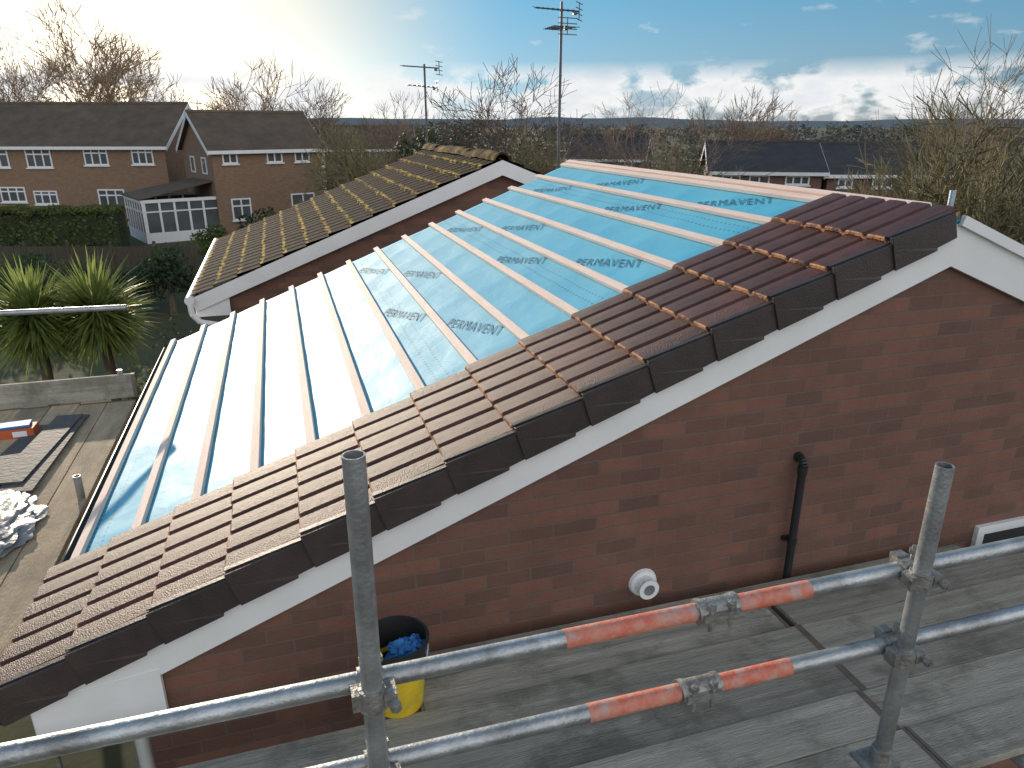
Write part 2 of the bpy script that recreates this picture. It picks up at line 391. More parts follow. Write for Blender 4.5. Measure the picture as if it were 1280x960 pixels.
build('ridge_batten', g, m_batten, house, bevel=.003)
def tile_mesh():
    # two broad flat pans with narrow grooves between
    prof = [(0,.004),(.012,.004),(.021,.018),(.070,.0200),(.132,.018),(.142,.002),(.162,.002),(.172,.018),(.222,.0200),(.283,.018),(.293,.002),(.312,.000)]
    L = .425; th = .019; n_ = len(prof)
    g = G()
    vs = []
    for y, dz in ((0,-.005),(.007,0),(L,0)):
        vs += [Vector((x, y, h+th+dz)) for x, h in prof]
    for y in (0, L):
        vs += [Vector((x, y, h)) for x, h in prof]
    fs = []; mi = []
    for r_ in (0,1):
        for i in range(n_-1): fs.append((r_*n_+i, r_*n_+i+1, (r_+1)*n_+i+1, (r_+1)*n_+i)); mi.append(1 if r_ == 0 else 0)
    for i in range(n_-1):
        fs.append((i, 3*n_+i, 3*n_+i+1, i+1)); mi.append(1)
        fs.append((3*n_+i, 4*n_+i, 4*n_+i+1, 3*n_+i+1)); mi.append(0)
    e = n_-1
    for s_ in (0, e):
        fs.append((s_, n_+s_, 2*n_+s_, 4*n_+s_, 3*n_+s_)); mi.append(1)
    g.add(vs, fs); g.I = mi
    return g
t0 = build('roof_tile', tile_mesh(), [m_tile, m_tile_edge], house, local=True)
first = True
hl = Matrix.Translation(-ROOT[house.name])
for k in range(14):
    qt = q0+GA*k+.41
    for c in range(3):
        o = t0 if first else t0.copy()
        if not first: COL.objects.link(o); o.parent = house
        first = False
        Ye = YN+.012+.302*(c+1)
        m = roofM(qt+random.uniform(-.006,.006), Ye+.012, .052+random.uniform(0,.004), R(-3.7)+random.uniform(-.006,.006))
        o.matrix_local = hl @ m @ Matrix.Rotation(random.uniform(-.008,.008), 4, 'Z')
def cap_mesh():
    g = G(); L = .372
    a = [(.008,-.008,.032),(.008,-.010,-.03),(.008,-.008,-.134),(.003,.245,-.126),(.0,.25,-.113),(-.004,L,-.106),(-.004,L,.022)]
    b = [(min(-.012-.002*i,-.012),p[1],p[2]) for i, p in enumerate(a)]
    n_ = len(a)
    g.add(a+b, [tuple(range(n_)), tuple(range(2*n_-1,n_-1,-1))]+[(i,n_+i,n_+(i+1)%n_,(i+1)%n_) for i in range(n_)])
    g.extr([(-.0165,-.008,.033),(-.0165,L,.022),(-.045,L,.022),(-.045,-.008,.033)], (0,0,.005))
    g.extr([(-.017,-.012,-.03),(-.017,-.008,-.110),(-.05,-.008,-.08),(-.05,-.008,.03)], (0,.008,0))
    return g
c0 = build('verge_cap', cap_mesh(), m_capm, house, local=True, bevel=.002)
for k in range(14):
    o = c0
    if k: o = c0.copy(); COL.objects.link(o); o.parent = house
    m = roofM(q0+GA*k+.40, YN-.014, .065, R(-4.0)+random.uniform(-.005,.005))
    o.matrix_local = hl @ m
def barge(sgn):
    g = G(); QL = 4.68
    pts = [roofpt(0,2.826,-.02), roofpt(QL,2.826,-.02), roofpt(QL,2.826,-.218), None]
    pts[3] = Vector((XR, 2.826, ZR-.218/cT)); pts[0] = Vector((XR,2.826,ZR-.02))
    if sgn > 0: pts = [Vector((2*XR-p.x,p.y,p.z)) for p in pts]
    g.extr(pts, (0,.03,0)); build('bargeboard', g, m_white, house)
barge(-1); barge(1)
g = G()
g.extr([Vector((2*XR-p.x,p.y,p.z)) for p in (roofpt(0,2.80,.02), roofpt(4.7,2.80,.02), roofpt(4.7,2.80,-.03), roofpt(0,2.80,-.03))], (0,.025,0))
build('verge_trim', g, m_white, house)
XE = XR-4.72*cT; ZE = ZR-4.72*sT
g = G(); zb = ZE-.26
g.extr([(XE+.02,2.822,zb),(XL+.10,2.822,zb),(XL+.10,2.822,zr(XL+.1)-.2),(XE+.02,2.822,ZE-.06)], (0,.034,0))
build('eave_box', g, m_white, house)
g = G(); g.bx(XE+.02, XL-.002, 2.86, 8.1, zb, zb+.02); build('soffit', g, m_white, house)
g = G(); g.bx(XE, XE+.02, 2.86, 8.1, zb, ZE-.03); build('fascia', g, m_white, house)
g = G(); Rg = .056
gx = XE-.065; gz = ZE-.055
vs = []; ns = 11
for Y in (2.80, 8.15):
    for r_ in (Rg, Rg-.006):
        for i in range(ns):
            a = math.pi+math.pi*i/(ns-1); vs.append(Vector((gx+r_*math.cos(a), Y, gz+r_*math.sin(a))))
fs = []
for i in range(ns-1):
    fs.append((i, i+1, 2*ns+i+1, 2*ns+i)); fs.append((ns+i, ns+i+1, 3*ns+i+1, 3*ns+i)); fs.append((i, i+1, ns+i+1, ns+i)); fs.append((2*ns+i, 2*ns+i+1, 3*ns+i+1, 3*ns+i))
fs += [(0, ns, 3*ns, 2*ns), (ns-1, 2*ns-1, 4*ns-1, 3*ns-1)]
g.add(vs, fs); gut = build('gutter', g, m_gutter, house, smooth=True)
g = G(); g.tube((XL-.045,2.93,0),(XL-.045,2.93,zb),.034,None,14); build('downpipe', g, m_white, house, smooth=True)
pt = onY(1004,582,YW-.05); rp_ = .021
g = G(); g.tube((pt.x,pt.y,pt.z),(pt.x,pt.y,0),rp_,None,16)
a_ = [Vector((pt.x, pt.y+.032*(1-math.cos(t)), pt.z+.032*math.sin(t))) for t in [i*math.pi/2/5 for i in range(6)]]
for i in range(5): g.tube(a_[i], a_[i+1], rp_, None, 16)
g.tube(a_[-1], a_[-1]+Vector((0,.06,0)), rp_, None, 16)
g.tube((pt.x,pt.y,pt.z-.05),(pt.x,pt.y,pt.z-.005),rp_+.004,None,16)
g.tube(Vector((pt.x, YW-.015, a_[-1].z)), Vector((pt.x, YW+.01, a_[-1].z)), rp_+.006, None, 16)
pp = build('waste_pipe', g, m_black, house, smooth=True)
g = G(); zc = pt.z-.45
g.tube((pt.x,pt.y,zc-.015),(pt.x,pt.y,zc+.015),rp_+.004,None,16); g.bx(pt.x-.035,pt.x+.035,YW-.025,YW+.005,zc-.01,zc+.01)
build('pipe_clip', g, m_black, pp)
fp = onY(803,727,YW)
def ytube(g, c, y0, y1, r0, r1=None, n_=28): g.tube((c.x,y0,c.z),(c.x,y1,c.z),r0,r1,n_)
g = G(); ytube(g, fp, YW+.01, YW-.018, .082, .072); fl = build('flue_collar', g, m_white, house, smooth=True)
g = G(); ytube(g, fp, YW-.017, YW-.055, .052)
for k in range(10):
    a = 2*math.pi*k/10; g.box((fp.x+.049*math.cos(a), YW-.062, fp.z+.049*math.sin(a)), (.01,.02,.01))
ytube(g, fp, YW-.070, YW-.078, .055); build('flue_terminal', g, m_white, fl, smooth=True)
g = G(); ytube(g, fp, YW-.05, YW-.068, .036); ytube(g, fp, YW-.0785, YW-.081, .03); build('flue_bore', g, m_galv, fl, smooth=True)
wa = onY(1219,657,YW)
wz1 = wa.z; wx0 = wa.x; wx1 = wx0+1.15; wz0 = wz1-1.0
def frame(g, x0, x1, z0, z1, y0, y1, t, mull=(), trans=()):
    g.bx(x0,x1,y0,y1,z1-t,z1); g.bx(x0,x1,y0,y1,z0,z0+t); g.bx(x0,x0+t,y0,y1,z0+t,z1-t); g.bx(x1-t,x1,y0,y1,z0+t,z1-t)
    for m_ in mull: g.bx(m_-t/2,m_+t/2,y0+.004,y1-.002,z0+t,z1-t)
    for m_ in trans:
        g.bx(x0+t,x1-t,y0+.006,y1-.004,m_-t/2,m_+t/2)
g = G(); frame(g, wx0, wx1, wz0, wz1, YW-.03, YW+.04, .055, ((wx0+wx1)/2,), ())
wo = build('window', g, m_white, house, bevel=.004)
g = G(); g.bx(wx0+.05,wx1-.05,YW-.012,YW-.004,wz0+.05,wz1-.05); build('pane', g, m_glass, wo)
g = G(); g.bx(wx0-.05,wx1+.05,YW-.07,YW+.02,wz0-.04,wz0-.002); build('sill', g, m_white, wo)

# ------------------------------------------------------------------ neighbour house
NZ = H-.478; NY0, NY1 = 10.5, 16.0; XN = 3.138
def moss_mat(name, em, thr):
    m, n, l, b = nt(name)
    tc = node(n, 'ShaderNodeTexCoord'); s = node(n, 'ShaderNodeSeparateXYZ'); l.new(tc.outputs['Object'], s.inputs[0])
    def mth(op, a, bv=None):
        q = node(n, 'ShaderNodeMath', operation=op)
        for i, z in enumerate((a, bv)):
            if z is None: continue
            if isinstance(z, (int, float)): q.inputs[i].default_value = z
            else: l.new(z, q.inputs[i])
        return q.outputs[0]
    nj = node(n, 'ShaderNodeTexNoise'); nj.inputs['Scale'].default_value = 6; l.new(tc.outputs['Object'], nj.inputs['Vector'])
    jx = mth('ADD', mth('ABSOLUTE', s.outputs[0]), mth('MULTIPLY', mth('SUBTRACT', nj.outputs['Fac'], .5), .12))
    fr = mth('FRACT', mth('MULTIPLY', jx, 1/(cT*.338)))
    edge = mth('MULTIPLY', mth('GREATER_THAN', fr, thr), em)
    nz = node(n, 'ShaderNodeTexNoise'); nz.inputs['Scale'].default_value = 2.6; nz.inputs['Detail'].default_value = 12; nz.inputs['Roughness'].default_value = .78
    l.new(tc.outputs['Object'], nz.inputs['Vector'])
    val = mth('ADD', nz.outputs['Fac'], edge)
    rp = node(n, 'ShaderNodeValToRGB'); e = rp.color_ramp.elements
    e[0].position = .35; e[0].color = (.032,.021,.016,1); e[1].position = .78; e[1].color = (.60,.38,.06,1)
    q = e.new(.61); q.color = (.046,.030,.021,1); q = e.new(.70); q.color = (.20,.13,.035,1)
    l.new(val, rp.inputs[0]); l.new(rp.outputs[0], b.inputs['Base Color']); b.inputs['Roughness'].default_value = .95; b.inputs['Specular IOR Level'].default_value = .1
    n2 = node(n, 'ShaderNodeTexNoise'); n2.inputs['Scale'].default_value = 25; n2.inputs['Detail'].default_value = 6; l.new(tc.outputs['Object'], n2.inputs['Vector'])
    bp = node(n, 'ShaderNodeBump'); bp.inputs['Strength'].default_value = .6; bp.inputs['Distance'].default_value = .015
    l.new(n2.outputs['Fac'], bp.inputs['Height']); l.new(bp.outputs[0], b.inputs['Normal'])
    return m
m_moss = moss_mat('mossy_tiles', .225, .86); m_moss2 = moss_mat('mossy_ridge', .13, .0)
nb = thing('brick_house', 'neighbouring brick house with mossy brown tiled roof and white gable trim', 'house', (XN, 13.2, 0))
XLn = XL; XRWn = 2*XN-XL
def npt(q, Y, h): return Vector((XN-q*cT-h*sT, Y, NZ-q*sT+h*cT))
def nzr(X): return NZ-abs(XN-X)*math.tan(TH)
g = G()
g.extr([(XLn,NY0+.1,-.5),(XRWn,NY0+.1,-.5),(XRWn,NY0+.1,nzr(XRWn)-.12),(XN,NY0+.1,NZ-.12),(XLn,NY0+.1,nzr(XLn)-.12)], (0,NY1-NY0-.2,0))
build('wall', g, m_brick, nb)
for sgn in (-1, 1):
    g = G(); NYs = int((NY1-NY0)/.05)
    for k in range(14):
        qa, qb = .338*k, .338*(k+1)
        for (q, h) in ((qa,.0),(qb,.030),(qb,.0)):
            for j in range(NYs+1):
                Y = NY0+(NY1-NY0)*j/NYs
                hh = h+(.010 if j % 6 == 0 else 0)+.007*noise.noise(Vector((Y*3,q*5,sgn)))
                p_ = npt(q, Y, hh)
                g.V.append(Vector((2*XN-p_.x if sgn > 0 else p_.x, Y, p_.z)))
        base = len(g.V)-3*(NYs+1)
        for r_ in range(2):
            for j in range(NYs):
                a = base+r_*(NYs+1)+j; g.F.append([a,a+1,a+NYs+2,a+NYs+1]); g.I.append(0)
    rf = build('roof', g, m_moss, nb, fix=False)
    g = G()
    pts = [Vector((XN,NY0-.01,NZ-.01)), npt(4.75,NY0-.01,-.01), npt(4.75,NY0-.01,-.20), Vector((XN,NY0-.01,NZ-.22))]
    if sgn > 0: pts = [Vector((2*XN-p.x,p.y,p.z)) for p in pts]
    g.extr(pts, (0,.03,0)); build('bargeboard', g, m_white, nb)
XEn = XN-4.66*cT; ZEn = NZ-4.66*sT
g = G(); g.bx(XEn-.03,XLn,NY0+.025,NY0+.06,ZEn-.30,ZEn-.05); g.bx(XEn-.03,XEn,NY0+.06,NY1-.1,ZEn-.25,ZEn-.04); build('eave_box', g, m_white, nb)
g = G(); g.tube((XEn-.08,NY0-.08,ZEn-.05),(XEn-.08,NY1,ZEn-.05),.062,None,12); build('gutter', g, m_white, nb, smooth=True)
g = G(); yd = NY0-.045
dpp = [Vector((XEn-.08,yd,ZEn-.1)), Vector((XEn-.07,yd,ZEn-.24)), Vector((XEn+.02,yd,ZEn-.36)), Vector((XLn-.16,yd+.02,ZEn-.42)), Vector((XLn-.05,yd+.05,ZEn-.54)), Vector((XLn-.05,yd+.05,0))]
for i in range(5): g.tube(dpp[i], dpp[i+1], .04, None, 12)
build('downpipe', g, m_white, nb, smooth=True)
for k in range(13):
    g = G(); y0 = NY0+.01+k*.42; ro_ = random.uniform(0,.03)
    vs = []
    NR = 5
    for jj in range(NR):
        Y = y0+.41*jj/(NR-1)
        for r_ in (.14,.105):
            for i in range(9):
                a = math.pi*i/8; rr = r_+(.026*noise.noise(Vector((Y*6,i*.6,k))) if r_ > .12 else 0)
                vs.append(Vector((XN+rr*math.cos(a), Y, NZ-.03+ro_+rr*.8*math.sin(a))))
    fs = []
    for jj in range(NR-1):
        o_ = jj*18
        for i in range(8): fs += [(o_+i,o_+i+1,o_+18+i+1,o_+18+i),(o_+9+i,o_+9+i+1,o_+27+i+1,o_+27+i)]
    for i in range(8):
        fs += [(i,i+1,9+i+1,9+i)]; o_ = (NR-1)*18; fs += [(o_+i,o_+1+i,o_+10+i,o_+9+i)]
    g.add(vs, fs); build('ridge_tile', g, m_moss2, nb, smooth=True)

# ------------------------------------------------------------------ scaffold (front)
ZP = H-2.32
YS = 1.355; YRail = 1.41
def standard(X, Y, z0, z1, label, name='scaffold_pole'):
    t = thing(name, label, 'scaffold pole', (X,Y,z0), 0)
    g = G(); g.pipe((X,Y,z0),(X,Y,z1),.0242,.0205); build('tube', g, m_galv, t, smooth=True)
    return t
pl = onY(458,770,YS); ztl = onY(445,568,YS).z
pr = onY(1141,765,YS); ztr = onY(1180,582,YS).z
ps = {}
ps[0] = standard(pl.x, YS, 0, ztl, 'upright galvanised scaffold pole in front, left of the yellow bucket')
ps[1] = standard(pr.x, YS, 0, ztr, 'upright galvanised scaffold pole at right, in front of the black waste pipe')
g = G(); zc = onY(1103,945,YS).z
g.box((pr.x-.01,YS+.01,zc-.02),(.12,.09,.012)); g.tube((pr.x,YS,zc-.03),(pr.x,YS,zc+.035),.032,None,16); build('collar', g, m_clamp, ps[1], smooth=True)
def coupler(parent, X, z, zr_):
    g = G()
    g.tube((X,YS,z-.028),(X,YS,z+.028),.033,None,18)
    g.tube((X-.028,YRail,zr_),(X+.028,YRail,zr_),.033,None,18)
    g.box((X+.038,YS-.002,z+.0),(.03,.05,.035)); g.box((X-.036,YS+.004,z),(.022,.04,.045))
    g.tube((X+.045,YS-.06,z),(X+.045,YS+.05,z),.007,None,8); g.tube((X+.045,YS-.055,z),(X+.045,YS-.04,z),.014,None,6)
    g.box((X,YRail+.03,zr_+.02),(.04,.03,.03)); g.tube((X+.02,YRail,zr_+.03),(X+.02,YRail,zr_+.075),.007,None,8); g.tube((X+.02,YRail,zr_+.05),(X+.02,YRail,zr_+.064),.014,None,6)
    build('coupler', g, m_clamp, parent, smooth=True)
def rail(pa, pb, label, sleeve_px, bands):
    A = onY(pa[0],pa[1],YRail); B = onY(pb[0],pb[1],YRail); d = (B-A)
    A2 = A-d*.5; B2 = B+d*.6
    t = thing('guard_rail', label, 'scaffold rail', A2)
    g = G(); g.pipe(A2, B2, .0242, .0205); build('tube', g, m_galv, t, smooth=True)
    def at(x):
        best = min((abs((lambda p_: 640+F*((p_.x*cy-p_.y*sy)/((p_.x*sy+p_.y*cy)*cp-(p_.z-H)*sp)))(A2+(B2-A2)*k/800)-x), k) for k in range(801))[1]
        return A2+(B2-A2)*best/800
    dn = d.normalized()
    c = at(sleeve_px)
    g = G(); g.tube(c-dn*.062,c+dn*.062,.031,None,18); g.tube(c-dn*.062,c-dn*.045,.034,None,18); g.tube(c+dn*.045,c+dn*.062,.034,None,18)
    g.box(c+Vector((0,-.03,.0)),(.11,.022,.022))
    for s_ in (-.03,.03):
        g.tube(c+dn*s_+Vector((0,-.03,-.045)),c+dn*s_+Vector((0,-.03,.04)),.007,None,8); g.tube(c+dn*s_+Vector((0,-.03,.022)),c+dn*s_+Vector((0,-.03,.036)),.013,None,6)
    build('sleeve_coupler', g, m_clamp, t, smooth=True)
    for x0, x1 in bands:
        g = G(); g.tube(at(x0), at(x1), .0247, None, 20); build('red_band', g, m_red, t, smooth=True)
    for X in (pl.x, pr.x):
        k = (X-A.x)/d.x; coupler(t, X, A.z+d.z*k, A.z+d.z*k)
rail((0,945),(1280,680), 'upper scaffold guard rail, higher of the two red banded tubes before the gable', 893, [(705,868),(918,1010)])
rail((440,960),(1280,765), 'lower scaffold guard rail, just above the grey boards', 872, [(735,847),(898,985)])
def board(x0, x1, y0, y1, z, label, m, group=None, along='x', bands=True, nm='scaffold_board'):
    t = thing(nm, label, 'scaffold board', ((x0+x1)/2,(y0+y1)/2,z-.038), 0, group)
    g = G(); g.bx(x0,x1,y0,y1,z-.038,z)
    b = build('plank', g, m, t, bevel=.004); b.rotation_euler = (random.uniform(-.012,.012),0,0) if along=='x' else (0,random.uniform(-.012,.012),0)
    if bands:
        for e in (0,1):
            g = G()
            if along == 'x':
                xx = (x0-.001) if e == 0 else (x1-.015)
                g.bx(xx,xx+.016,y0-.001,y1+.001,z-.0385,z+.0025)
            else:
                yy = (y0-.001) if e == 0 else (y1-.029)
                g.bx(x0-.001,x1+.001,yy,yy+.03,z-.0385,z+.0025)
            build('end_band', g, m_rust, t)
rows = [(1.52,1.742),(1.745,1.967),(1.97,2.192),(2.195,2.417)]
XJ = 2.205
for i, (a, b) in enumerate(rows):
    w_ = ['nearest','second','third','fourth'][i]; j_ = random.uniform(-.02,.02)
    board(-1.75+random.uniform(-.08,.08), XJ-.002+j_, a, b, ZP+random.uniform(-.004,.004), 'weathered grey scaffold board left of the cross joint, %s from the guard rail' % w_, m_board)
    board(XJ+.002+j_, XJ+3.9, a, b, ZP+random.uniform(-.004,.004), 'weathered grey scaffold board right of the cross joint, %s from the guard rail' % w_, m_board)
board(.36, XJ-.02, 2.42, 2.60, ZP-.003, 'narrow scaffold board right of the yellow bucket, one in from the brick wall', m_board)
board(.40, 3.6, 2.605, 2.765, ZP+.002, 'narrow scaffold board tight against the brick wall under the flue', m_board)
board(XJ+.01, 6.1, 2.42, 2.60, ZP, 'narrow scaffold board at right, one in from the wall', m_board)
for i, (X, lb) in enumerate(((.55,'scaffold cross tube under the boards beside the yellow bucket'),(2.6,'scaffold cross tube under the boards below the waste pipe'))):
    g = G(); g.pipe((X,1.2,ZP-.07),(X,2.82,ZP-.07),.0242,.0205); tag(build('cross_tube', g, m_galv, None, smooth=True), lb, 'scaffold tube')
bp_ = onZ(505,903,ZP); bp_.y += .12
bk = thing('bucket', 'yellow bucket with a black bucket nested inside, on the scaffold boards by the wall', 'bucket', bp_)
g = G(); g.lathe(bp_, [(.001,.003),(.098,.003),(.102,.008),(.118,.185),(.124,.19),(.124,.205),(.116,.205),(.10,.03),(.001,.02)]); build('yellow_bucket', g, m_yellow, bk, smooth=True)
g = G(); g.lathe(bp_, [(.001,.10),(.10,.10),(.122,.23),(.132,.315),(.140,.32),(.140,.335),(.128,.335),(.112,.16),(.001,.15)]); build('black_bucket', g, m_black, bk, smooth=True)
g = G()
hp = [bp_+Vector((.13*math.cos(t), -.02-.09*math.sin(t), .30-.10*math.sin(t))) for t in [math.pi*i/14 for i in range(15)]]
for i in range(14): g.tube(hp[i], hp[i+1], .004, None, 6)
build('handle', g, m_galv, bk, smooth=True)
def lump(c, r, seed, amp, sub=3):
    b = bmesh.new(); bmesh.ops.create_icosphere(b, subdivisions=sub, radius=1)
    g = G()
    for v in b.verts:
        d = v.co.normalized(); k = 1+amp*noise.noise(d*2.3+Vector((seed,0,0)))+amp*.6*noise.noise(d*6+Vector((0,seed,0)))
        g.V.append(Vector((d.x*r[0]*k, d.y*r[1]*k, d.z*r[2]*k))+Vector(c))
    g.F = [[v.index for v in f.verts] for f in b.faces]; g.I = [0]*len(g.F); b.free(); return g
g = lump(bp_+Vector((.035,.0,.245)), (.065,.06,.05), 3, .6, 4)
for i, (dx, dy, dz) in enumerate(((.05,-.06,.05),(.08,-.04,.06),(.09,.0,.05),(.07,.04,.06),(-.02,-.06,.05))):
    p_ = bp_+Vector((.03+dx*.3,dy*.3,.26))
    for k in range(4):
        q_ = p_+Vector((dx*.2,dy*.2,dz*(.45-.3*k))); g.tube(p_, q_, .013, .012-.001*k, 8); p_ = q_
tag(build('glove', g, m_blue, None, smooth=True), 'crumpled blue glove stuffed in the black bucket', 'glove')

# ------------------------------------------------------------------ eave side platform (left)
xs = [-1.43-.23*i for i in range(6)]
for i, X in enumerate(xs):
    board(X-.225, X, 1.3, 7.0+random.uniform(-.05,.03), ZP-.05+random.uniform(-.004,.004), 'dusty tan scaffold board below the eaves, %s out from the gutter' % ['first','second','third','fourth','fifth','sixth'][i], m_boardy, None, 'y')
t = thing('toe_board', 'upright toe board closing the far end of the eaves platform', 'scaffold board', (-2.1,7.06,ZP-.05))
g = G(); g.bx(-2.85,-1.42,7.04,7.078,ZP-.05,ZP+.17); build('plank', g, m_board, t, bevel=.004)
g = G(); g.bx(-1.45,-1.4195,7.038,7.08,ZP-.051,ZP+.171); build('end_band', g, m_rust, t)
pa = onY(158,384,7.12); pb = onY(-60,392,7.12)
g = G(); g.pipe(pa, Vector((-3.6,7.12,pb.z)), .0242, .0205); hr = tag(build('guard_rail', g, m_galv, None, smooth=True), 'short scaffold rail crossing the cordylines at far left', 'scaffold rail')
q = onY(152,478,7.12); standard(q.x, 7.12, 0, onY(152,462,7.12).z, 'short scaffold pole stub rising by the end of the toe board')
standard(-2.83, 7.12, 0, H-1.3, 'scaffold pole at the far outer corner of the eaves platform')
q = onZ(102,622,ZP-.05); standard(q.x+.0, q.y, 0, onY(102,594,q.y).z, 'short dark scaffold pole stub poking up beside the gutter')
t = thing('panel_stack', 'small stack of flat grey panels lying on the eaves platform', 'panels', onZ(45,575,ZP-.05))
p1 = onZ(35,590,ZP-.05)
for i, (dx, dy, h, wd, an) in enumerate(((.02,.35,.012,.24,-4),(.05,.30,.027,.22,-2),(-.20,.25,.012,.17,-7),(.0,.38,.042,.20,-5))):
    g = G(); ro = Matrix.Rotation(R(an),3,'Z')
    g.box((p1.x+dx, p1.y+dy, ZP-.05+h), (wd,1.45-.06*i,.013), ro)
    build('panel', g, m_dark, t, bevel=.002)
p2 = onZ(24,547,ZP-.05)
t = thing('nail_box', 'blue topped orange carton on the eaves platform by the toe board', 'box', p2)
g = G(); g.box(p2+Vector((-.02,.05,.04)),(.28,.16,.08)); build('carton', g, m_orange, t, bevel=.006)
g = G(); g.box(p2+Vector((-.03,.05,.092)),(.23,.13,.02), Matrix.Rotation(.1,3,'Z')); build('blue_lid', g, m_blue, t, bevel=.004)
g = G(); g.box(p2+Vector((.02,-.031,.04)),(.10,.003,.045)); build('paper_label', g, m_white, t)
p3 = onZ(12,668,ZP-.05)
g = lump(p3+Vector((-.10,.05,.03)), (.22,.42,.042), 8, .36, 5)
for v in g.V: v.z = max(v.z, ZP-.048)
tag(build('plastic_bundle', g, m_wrap, None, smooth=True, sharp=60), 'crumpled clear plastic wrap lying loose on the eaves platform', 'bundle')
q = onY(1187,262,4.6); standard(q.x, 4.6, 0, onY(1187,238,4.6).z, 'scaffold pole top showing past the ridge near the last brown tile')

# ------------------------------------------------------------------ aerials
def aerial(label, base, top, yagis, r=.018):
    t = thing('television_aerial', label, 'aerial', base)
    g = G(); g.tube(base, top, r, r*.9, 10); build('mast', g, m_alu, t, smooth=True)
    for (c, d, L, ns_, el) in yagis:
        c = Vector(c); d = Vector(d).normalized()
        g = G(); g.tube(c-d*L*.4, c+d*L*.6, .012, None, 6); bo = build('boom', g, m_alu, t)
        side = d.cross(Vector((0,0,1))).normalized()
        g = G()
        for i in range(ns_):
            p_ = c-d*L*.32+d*L*.92*i/(ns_-1); e = el*(1-.35*i/ns_)
            g.tube(p_-side*e/2, p_+side*e/2, .006, None, 5)
        build('elements', g, m_alu, bo)
        g = G()
        for h in (-.12,-.04,.04,.12):
            p_ = c-d*L*.4+Vector((0,0,h)); g.tube(p_-side*.18, p_+side*.18, .007, None, 5)
        g.tube(c-d*L*.4-Vector((0,0,.13)), c-d*L*.4+Vector((0,0,.13)), .008, None, 5)
        g.box(c+d*L*-.3+Vector((0,0,-.03)),(.06,.06,.05)); build('reflector', g, m_alu, bo)
    return t
Yt = 12.3
tb = onY(698,205,Yt); tt = onY(702,2,Yt); tb.z = NZ-.6
rightv = Vector((cy,-sy,0)); fwdv = Vector((sy,cy,0))
y1 = onY(690,10,Yt); y2 = onY(692,34,Yt)
aerial('tall television aerial on a thin mast rising above the blue membrane', tb, Vector((tb.x,tb.y,tt.z)),
       [((tb.x,tb.y,y1.z-.02), -rightv*.9+fwdv*.35+Vector((0,0,.12)), .75, 9, .34), ((tb.x,tb.y,y2.z), -rightv*.3+fwdv*.6, .5, 6, .5)], r=.025)
Yt = 15.8
b2 = onY(534,180,Yt); t2 = onY(532,80,Yt); b2.z = NZ-.15
ya = onY(530,84,Yt); yb = onY(530,108,Yt)
aerial('smaller twin aerial on a mast at the far end of the mossy roof', Vector((b2.x,Yt,b2.z)), Vector((b2.x,Yt,t2.z)),
       [((b2.x,Yt,ya.z), -rightv+fwdv*.3+Vector((0,0,.08)), .8, 8, .34), ((b2.x,Yt,yb.z), -rightv*.9-fwdv*.3+Vector((0,0,.06)), .62, 7, .40)], r=.024)

